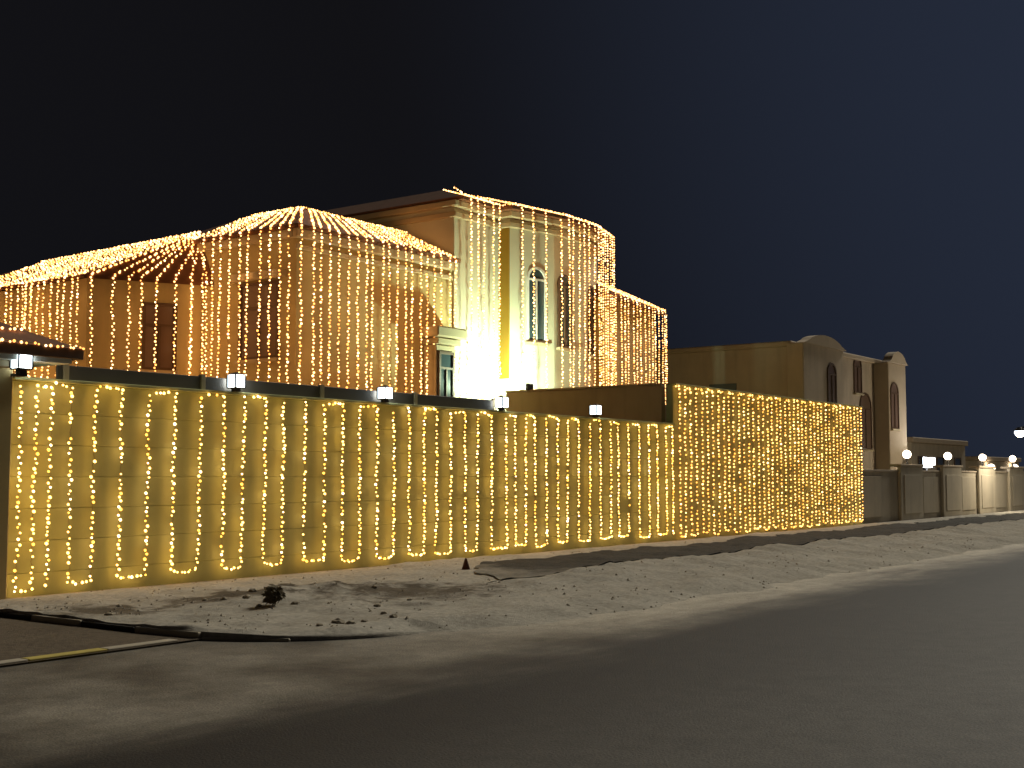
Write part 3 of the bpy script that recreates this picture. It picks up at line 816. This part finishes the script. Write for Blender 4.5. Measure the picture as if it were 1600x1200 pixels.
# tower
e2 = [Vector((x, y, TE)) for x, y in e]; i2 = [Vector((x, y, TR)) for x, y in inn]
house_set(e2[0] + Vector((.15,0,0)), e2[1], i2[0], i2[1], 5, 3.4, (1,0,0), G, '{} light string on the flat floodlit part of the tower, counted from the main roof')
house_set(e2[2], e2[3], i2[2], i2[3], 4, 3.4, u1, G, '{} light string around the arched tower window, counted from the recessed strip')
house_set(e2[3], e2[4], i2[3], i2[4], 6, 3.6, u2, G, '{} light string on the middle of the bowed tower front, counted from the arched window')
house_set(e2[4], e2[5], i2[4], i2[5], 8, 3.6, u3, G, '{} light string on the receding end of the tower, counted towards the lower block')
# lower block
house_set((33.9, 5.25, CZ + .12), (39.45, 6.37, CZ + .12), (34.4, 6.6, CZ + .75), (38.3, 7.4, CZ + .75), 14, 4.2, (5.55, 1.12, 0), G, '{} light string on the lower block beside the tower, counted from the tower')
# ridge and edge runs
R_ = 'strings run along the roof edges'
def run(pts, label, side=(1,0,0), **k): light_string(pts, label, R_, side, r=k.get('r', .024), step=k.get('step', .085), wig=.03, mats=VBULB)
up = Vector((0,0,.05))
run([Vector(AR) + up, Vector(A3) + up], 'string light run along the ridge of the wing roof', (0,1,0))
run([Vector((rx, 9.4, rz)) + up, Vector((rx, ry, rz)) + up, Vector((26.7, ry, rz)) + up], 'string light run along the top edge of the main roof', (1,1,0))
run([Vector(A1) + up, Vector(A3) + up], 'string light run up the hip of the wing roof', (1,-1,0))
run([Vector((18.1, 16.6, AZ)) + up, Vector(A1) + up], 'string light run along the eave of the wing', (0,1,0))
run([e2[0] + up + Vector((-.35,.05,.12)), e2[0] + up, e2[1] + up, e2[2] + up, e2[3] + up, e2[4] + up, e2[5] + up], 'string light run along the tower eave with a loose end sticking out', (1,0,0))
run([Vector((33.8,5.25,CZ+.16)), Vector((39.5,6.4,CZ+.16)), Vector((39.5,6.4,4.2))], 'string light run along the eave and down the corner of the lower block', (1,0,0))
run([Vector((CX0, CY0 - .01, 3.43)), Vector((CX1, CY0 - .01, 3.43)), Vector((CX1, CY1, 3.43))], 'string light run along the edge of the gate canopy', (1,0,0), r=.02)
run([Vector((CX0 + .6, CY0 + .45, 3.66)), Vector((CX1 - .65, CY0 + .45, 3.66))], 'string light run halfway up the gate canopy tiles', (1,0,0), r=.02)

# ================================================================ FLOODLIGHT at the foot of the tower
FL = Vector((28.10, 4.45, H2 + 0.13))
fl = empty('floodlight', (FL.x, FL.y, H2 + 0.04), 'greenish white floodlight on the brown side wall lighting the tower from below', 'floodlight')
MB().tube([(FL.x, FL.y - .12, H2 + .04), (FL.x, FL.y - .12, FL.z - .1)], 0.04, 8).build('post', 'metal_dark', fl)
MB().box(FL.x - .13, FL.x + .13, FL.y - .14, FL.y - .03, FL.z - .10, FL.z + .09).build('housing', 'metal_dark', fl, bevel=.015)
MB().box(FL.x - .11, FL.x + .11, FL.y - .028, FL.y - .02, FL.z - .08, FL.z + .07).build('lens', 'flood_face', fl)
ld = bpy.data.lights.new('floodlight_beam', 'SPOT'); ld.energy = 1050; ld.color = (0.78, 1.0, 0.66); ld.spot_size = R(172); ld.spot_blend = 0.25; ld.shadow_soft_size = 0.08
lo = bpy.data.objects.new('floodlight_beam', ld); col.objects.link(lo); lo.parent = fl
lo.location = (0, 0.03, 0.20)
lo.rotation_euler = Vector((0.05, 0.72, 0.70)).to_track_quat('-Z', 'Y').to_euler()

# ================================================================ PLANTS in the yard
def leaf_cloud(c, rad, n, size, seed):
    rnd = random.Random(seed); mb = MB()
    for _ in range(n):
        while True:
            p = Vector((rnd.uniform(-1,1), rnd.uniform(-1,1), rnd.uniform(-1,1)))
            if p.length < 1: break
        p = Vector((p.x*rad[0], p.y*rad[1], p.z*rad[2])) * (0.75 + 0.45 * noise.noise(p * 2.3 + Vector((seed,0,0)))) + Vector(c)
        d = Vector((rnd.gauss(0,1), rnd.gauss(0,1), rnd.gauss(0,.7))).normalized(); a = d.orthogonal().normalized(); s_ = size * rnd.uniform(.6, 1.3)
        mb.add([p - d*s_, p + a*s_*.4, p + d*s_, p - a*s_*.4], [(0,1,2,3)])
    return mb
def shrub(loc, h, rad, n, label, mat='leaf', size=.07, seed=1):
    t = empty('shrub', loc, label, 'shrub')
    x, y, z = loc
    MB().tube([(x, y, z - .03), (x + .03, y, z + h*.3), (x - .02, y, z + h*.7)], .05*h/2, 6, r1=.015).build('trunk', 'bark', t)
    leaf_cloud((x, y, z + h*.6), rad, n, size, seed).build('crown', mat, t)
    return t
shrub((27.0, 4.9, -0.12), 4.0, (.22, .22, 1.65), 900, 'slim dark green shrub in front of the floodlit tower base', size=.09, seed=3)
shrub((26.55, 5.0, -0.12), 2.9, (.35, .35, 1.3), 700, 'low leafy shrub beside the slim one below the villa front', size=.08, seed=4)

# ================================================================ NEIGHBOUR'S HOUSE
nb = empty('neighbour_house', (52, 8, 0), 'unlit brown two-storey house with rounded parapet humps behind the tall wall', 'house')
NF = 3.8
a = at_y(1255, 545, NF); b = at_y(1318, 556, NF); c_ = at_y(1372, 570, NF); d_ = at_y(1388, 575, NF); f_ = at_y(1415, 586, NF)
NZ = 6.75
MB().box(a.x + .3, f_.x - .4, NF + 0.7, NF + 10.5, -0.12, NZ).build('wall', 'neighbour_stucco', nb)
MB().box(a.x, b.x, NF, NF + 0.697, -0.12, NZ + .12).build('bay', 'neighbour_stucco', nb, bevel=.03)
MB().box(d_.x, f_.x, NF, NF + 0.697, -0.12, NZ + .05).build('bay', 'neighbour_trim', nb, bevel=.03)
MB().box(a.x + .12, f_.x - .2, NF + 0.55, NF + 10.7, NZ + .003, NZ + 0.22).build('parapet', 'neighbour_trim', nb, bevel=.04)
def hump(x0, x1, y0, y1, z, h):
    n = 12; pts = [(x0, z)]
    for k in range(n + 1):
        t = k / n; s_ = math.sin(math.pi * t)
        pts.append((x0 + (x1 - x0) * (0.12 + .76 * t), z + 0.15 + h * s_ ** .7))
    pts.append((x1, z)); m = MB(); n = len(pts)
    m.add([(p[0], y0, p[1]) for p in pts] + [(p[0], y1, p[1]) for p in pts], [tuple(range(n-1,-1,-1)), tuple(range(n, 2*n))] + [(i, (i+1) % n, n+(i+1) % n, n+i) for i in range(n)])
    return m
hump(a.x - .1, b.x + .1, NF - .1, NF + .3, NZ + .1, .30).build('parapet_hump', 'neighbour_trim', nb)
hump(d_.x - .1, f_.x + .1, NF - .1, NF + .3, NZ + .05, .40).build('parapet_hump', 'neighbour_trim', nb)
for (px, py, w, h, yy) in ((1300, 635, .8, 1.7, NF), (1398, 668, .9, 2.0, NF), (1353, 700, 1.3, 2.4, NF + .7), (1340, 612, .8, 1.5, NF + .7)):
    q = at_y(px, py, yy); window(nb, (q.x, yy, q.z), (1,0,0), w, h, arched=True, frame='frame_brown', mull=True, glass='curtained_glass')
# side wall of that house facing the villa
q = MB().box(a.x + .26, a.x + .297, NF + 3, NF + 4.2, 4.0, 5.4); q.build('window', 'window_glass', nb)

# ================================================================ FAR BOUNDARY WALL with piers and globe lamps
fw = empty('far_boundary_wall', (60, 0.3, 0), 'dim beige boundary wall with raised panels beyond the lit walls', 'wall')
FX0, FX1 = W_END + 0.02, 118.0
MB().box(FX0, FX1, 0.25, 0.45, -0.12, 1.80).build('wall_core', 'far_stucco', fw)
MB().box(FX0, FX1, 0.20, 0.50, 1.803, 1.88).build('coping', 'neighbour_stucco', fw, bevel=.01)
x = W_END + 0.05
piers = []
xx = at_y(1405, 780, .2).x
while xx < 112:
    wv = 2.55
    hp = 2.0
    p = MB().box(xx, xx + wv, 0.12, 0.248, -0.12, hp).build('pier_panel', 'far_stucco', fw, bevel=.02)
    MB().box(xx - .06, xx + wv + .06, 0.08, 0.53, hp + .003, hp + .10).build('pier_cap', 'neighbour_trim', fw, bevel=.015)
    MB().box(xx + .35, xx + wv - .35, 0.095, 0.118, 0.25, hp - .3).build('raised_panel', 'far_stucco', p, bevel=.01)
    piers.append(xx + wv / 2); xx += 5.1
x = W_END + .3
MB().box(x, x + 2.2, 0.215, 0.248, 0.2, 1.65).build('raised_panel', 'far_stucco', fw, bevel=.012)
for k in range(len(piers)):
    x = piers[k] + 1.275 + .35
    MB().box(x, x + 1.85, 0.215, 0.248, 0.2, 1.62).build('raised_panel', 'far_stucco', fw, bevel=.012)
gl_first = [None]
def globe(loc, label, r=.155):
    if gl_first[0] is None:
        t = empty('globe_lamp', (0,0,0), label, 'lamp', 'globe lamps on the far wall')
        MB().lathe([(.07,0),(.05,.05),(.035,.08),(.035,.2),(.06,.24)]).build('stem', 'metal_dark', t)
        prof = [(max(.02, r*math.sin(math.pi*k/10)), .22 + r - r*math.cos(math.pi*k/10)) for k in range(11)]
        MB().lathe(prof, seg=16).build('globe', 'globe_warm', t, smooth=True)
        gl_first[0] = t; t.location = loc; return t
    p = gl_first[0]; t = p.copy(); col.objects.link(t); t.location = loc; t['label'] = label
    for c in p.children:
        q = c.copy(); col.objects.link(q); q.parent = t
    return t
for k, px in enumerate(piers[:7]):
    globe((px, .3, 2.10), f"warm globe lamp on the {ordinal(k+1)} pier of the far wall, counted from the lit walls")

# white twin floodlight in the neighbour's yard
tf_p = at_y(1447, 724, 3.0)
tf = empty('twin_floodlight', (tf_p.x, 3.0, -0.12), 'bluish white twin floodlight on a pole behind the far wall', 'floodlight')
MB().tube([(tf_p.x, 3.0, -.12), (tf_p.x, 3.0, tf_p.z)], .05, 8).build('pole', 'metal_dark', tf)
for s_ in (-.48, .48):
    hd = MB().box(tf_p.x + s_ - .44, tf_p.x + s_ + .44, 2.86, 3.0, tf_p.z - .22, tf_p.z + .3).build('lamp_head', 'metal_dark', tf, bevel=.02)
    MB().box(tf_p.x + s_ - .40, tf_p.x + s_ + .40, 2.845, 2.858, tf_p.z - .18, tf_p.z + .26).build('lens', 'flood_cool', hd)

td = bpy.data.lights.new('twin_floodlight_beam', 'POINT'); td.energy = 320; td.color = (0.92, 0.95, 1.0); td.shadow_soft_size = .3
to = bpy.data.objects.new('twin_floodlight_beam', td); col.objects.link(to); to.parent = tf; to.location = (0, -.35, tf_p.z + .12)
# far houses down the street
def far_house(px0, px1, py_top, yy, depth, label, hump_=False):
    p0 = at_y(px0, py_top, yy); p1 = at_y(px1, py_top, yy)
    t = empty('far_house', ((p0.x + p1.x)/2, yy + 2, 0), label, 'house')
    zt = p1.z
    MB().box(p0.x, p1.x, yy, yy + depth, -.12, zt).build('wall', 'far_stucco', t, bevel=.03)
    MB().box(p0.x - .15, p1.x + .15, yy - .15, yy + depth + .15, zt + .003, zt + .3).build('parapet', 'neighbour_trim', t, bevel=.03)
    for k in range(3):
        xx = p0.x + (p1.x - p0.x) * (k + .5) / 3
        window(t, (xx, yy, zt - 2.3), (1,0,0), 1.2, 1.5, arched=False, frame='frame_brown')
    return t
far_house(1424, 1508, 697, 7.0, 9, 'pale flat-roofed house just beyond the brown neighbour house')
far_house(1527, 1592, 722, 9.0, 9, 'low pale house at the far end of the street')

# wall lamps on the low far house
for px, wd in ((1578, 'outer'), (1541, 'inner')):
    q = at_y(px, 731, 9.0)
    wl_ = empty('wall_lamp', (q.x, 9.0, q.z), f'{wd} warm round wall lamp on the front of the low far house', 'lamp')
    MB().box(q.x - .06, q.x + .06, 8.86, 9.01, q.z - .05, q.z + .05).build('bracket', 'metal_dark', wl_)
    MB().lathe([(max(.02, .26*math.sin(math.pi*k/10)), -.26*math.cos(math.pi*k/10)) for k in range(11)], c=(q.x, 8.66, q.z), seg=16).build('globe', 'globe_warm', wl_, smooth=True)
# street lamp down the street
slp = at_y(1594, 676, -1.4)
SY = -2.3
sl = empty('street_lamp', (slp.x, SY, -.12), 'lit street lamp on a slim pole beyond the globe lamps of the far wall', 'street lamp')
MB().tube([(slp.x, SY, -.12), (slp.x, SY, slp.z + .2)], .07, 8, r1=.045).build('pole', 'metal_dark', sl)
MB().tube([(slp.x, SY, slp.z + .2), (slp.x, SY + .35, slp.z + .3), (slp.x, SY + .9, slp.z + .22)], .035, 8).build('arm', 'metal_dark', sl)
hd = MB().lathe([(.1, .24), (.26, .12), (.27, .07)], c=(slp.x, -1.4, slp.z), seg=14).build('lamp_head', 'metal_dark', sl)
MB().lathe([(.05, -.2), (.18, -.13), (.24, 0.0), (.22, .07)], c=(slp.x, -1.4, slp.z), seg=14).build('lens', 'flood_cool', hd, smooth=True)
sd = bpy.data.lights.new('street_lamp_bulb', 'POINT'); sd.energy = 380; sd.color = (1.0, 0.88, 0.66); sd.shadow_soft_size = 0.2
so_ = bpy.data.objects.new('street_lamp_bulb', sd); col.objects.link(so_); so_.parent = sl
so_.location = (0, -1.4 - SY, slp.z - .5 + .12)

# ================================================================ SMALL THINGS on the verge
# small cone standing near the wall foot
cp_ = at_z(728, 892, 0.03)
cz = sand_z(cp_.x, cp_.y) - .01
tc = empty('marker_cone', (cp_.x, cp_.y, cz), 'tiny dark marker cone standing on the sand near the wall foot', 'cone')
MB().box(cp_.x - .09, cp_.x + .09, cp_.y - .09, cp_.y + .09, cz, cz + .02).build('base', 'cone_rubber', tc, bevel=.005)
MB().lathe([(.075, .018), (.02, .2), (.016, .21)], c=(cp_.x, cp_.y, cz)).build('cone', 'cone_rubber', tc, smooth=True)
# dry bush and stones on the rubble patch
bp_ = at_z(428, 946, 0.08)
shrub((bp_.x, bp_.y, sand_z(bp_.x, bp_.y) - .02), .26, (.15, .15, .13), 380, 'small dry brown bush on the rubble patch by the kerb', mat='dry_leaf', size=.05, seed=9)
rnd = random.Random(21)
places = [(385,940,.09),(350,940,.06),(372,922,.05),(462,945,.07),(405,948,.06),(320,938,.05),(395,930,.08),(590,945,.07),(600,955,.06),(585,925,.06),(615,965,.07),(528,968,.10),(548,972,.07),(640,940,.06),(170,958,.07),(186,945,.05),(570,965,.06),(500,972,.06)]
num = 0
for (px, py, s_) in places:
    p = at_z(px, py, 0.07)
    if p.y < edge_y(p.x) + .15 or p.x < 8.9: continue
    bm = bmesh.new(); bmesh.ops.create_icosphere(bm, subdivisions=2, radius=1)
    for v in bm.verts:
        k = 1 + .35 * noise.noise(v.co * 1.7 + Vector((px, py, 0)))
        v.co = Vector((v.co.x * k * s_ * .75, v.co.y * k * s_ * .6, v.co.z * k * s_ * .42))
    me = bpy.data.meshes.new('stone'); bm.to_mesh(me); bm.free(); me.materials.append(MATS['stone'])
    o = link('stone', me, None, (p.x, p.y, sand_z(p.x, p.y) + s_ * .1)); o.rotation_euler.z = rnd.uniform(0, 6)
    num += 1
    tag(o, 'small brown rubble stone lying on the sandy verge by the kerb', 'stone', 'rubble stones on the verge')
# loose gravel strewn over the verge
gv = MB(); rg = random.Random(5)
for _ in range(1500):
    x = 9 + 24 * rg.random() ** 1.4; y = rg.uniform(edge_y(x) + .1, -.2)
    if noise.noise(Vector((x * .6, y * .9, 12))) < rg.uniform(-.35, .25): continue
    q = rg.uniform(.008, .026); z = sand_z(x, y); a = rg.uniform(0, 6.28)
    c, d = math.cos(a) * q, math.sin(a) * q
    gv.add([(x+c*1.3, y+d*1.3, z-.004), (x-d, y+c, z-.004), (x-c*1.2, y-d*1.2, z-.004), (x+d, y-c, z-.004), (x+c*.3, y+d*.3, z+q*.9)], [(0,1,4),(1,2,4),(2,3,4),(3,0,4)])
tag(gv.build('gravel', 'stone'), 'loose gravel strewn over the pale sand verge', 'gravel', kind='stuff')
print('strings', N_STR)
for o in bpy.data.objects:
    if '_w' in o: del o['_w']
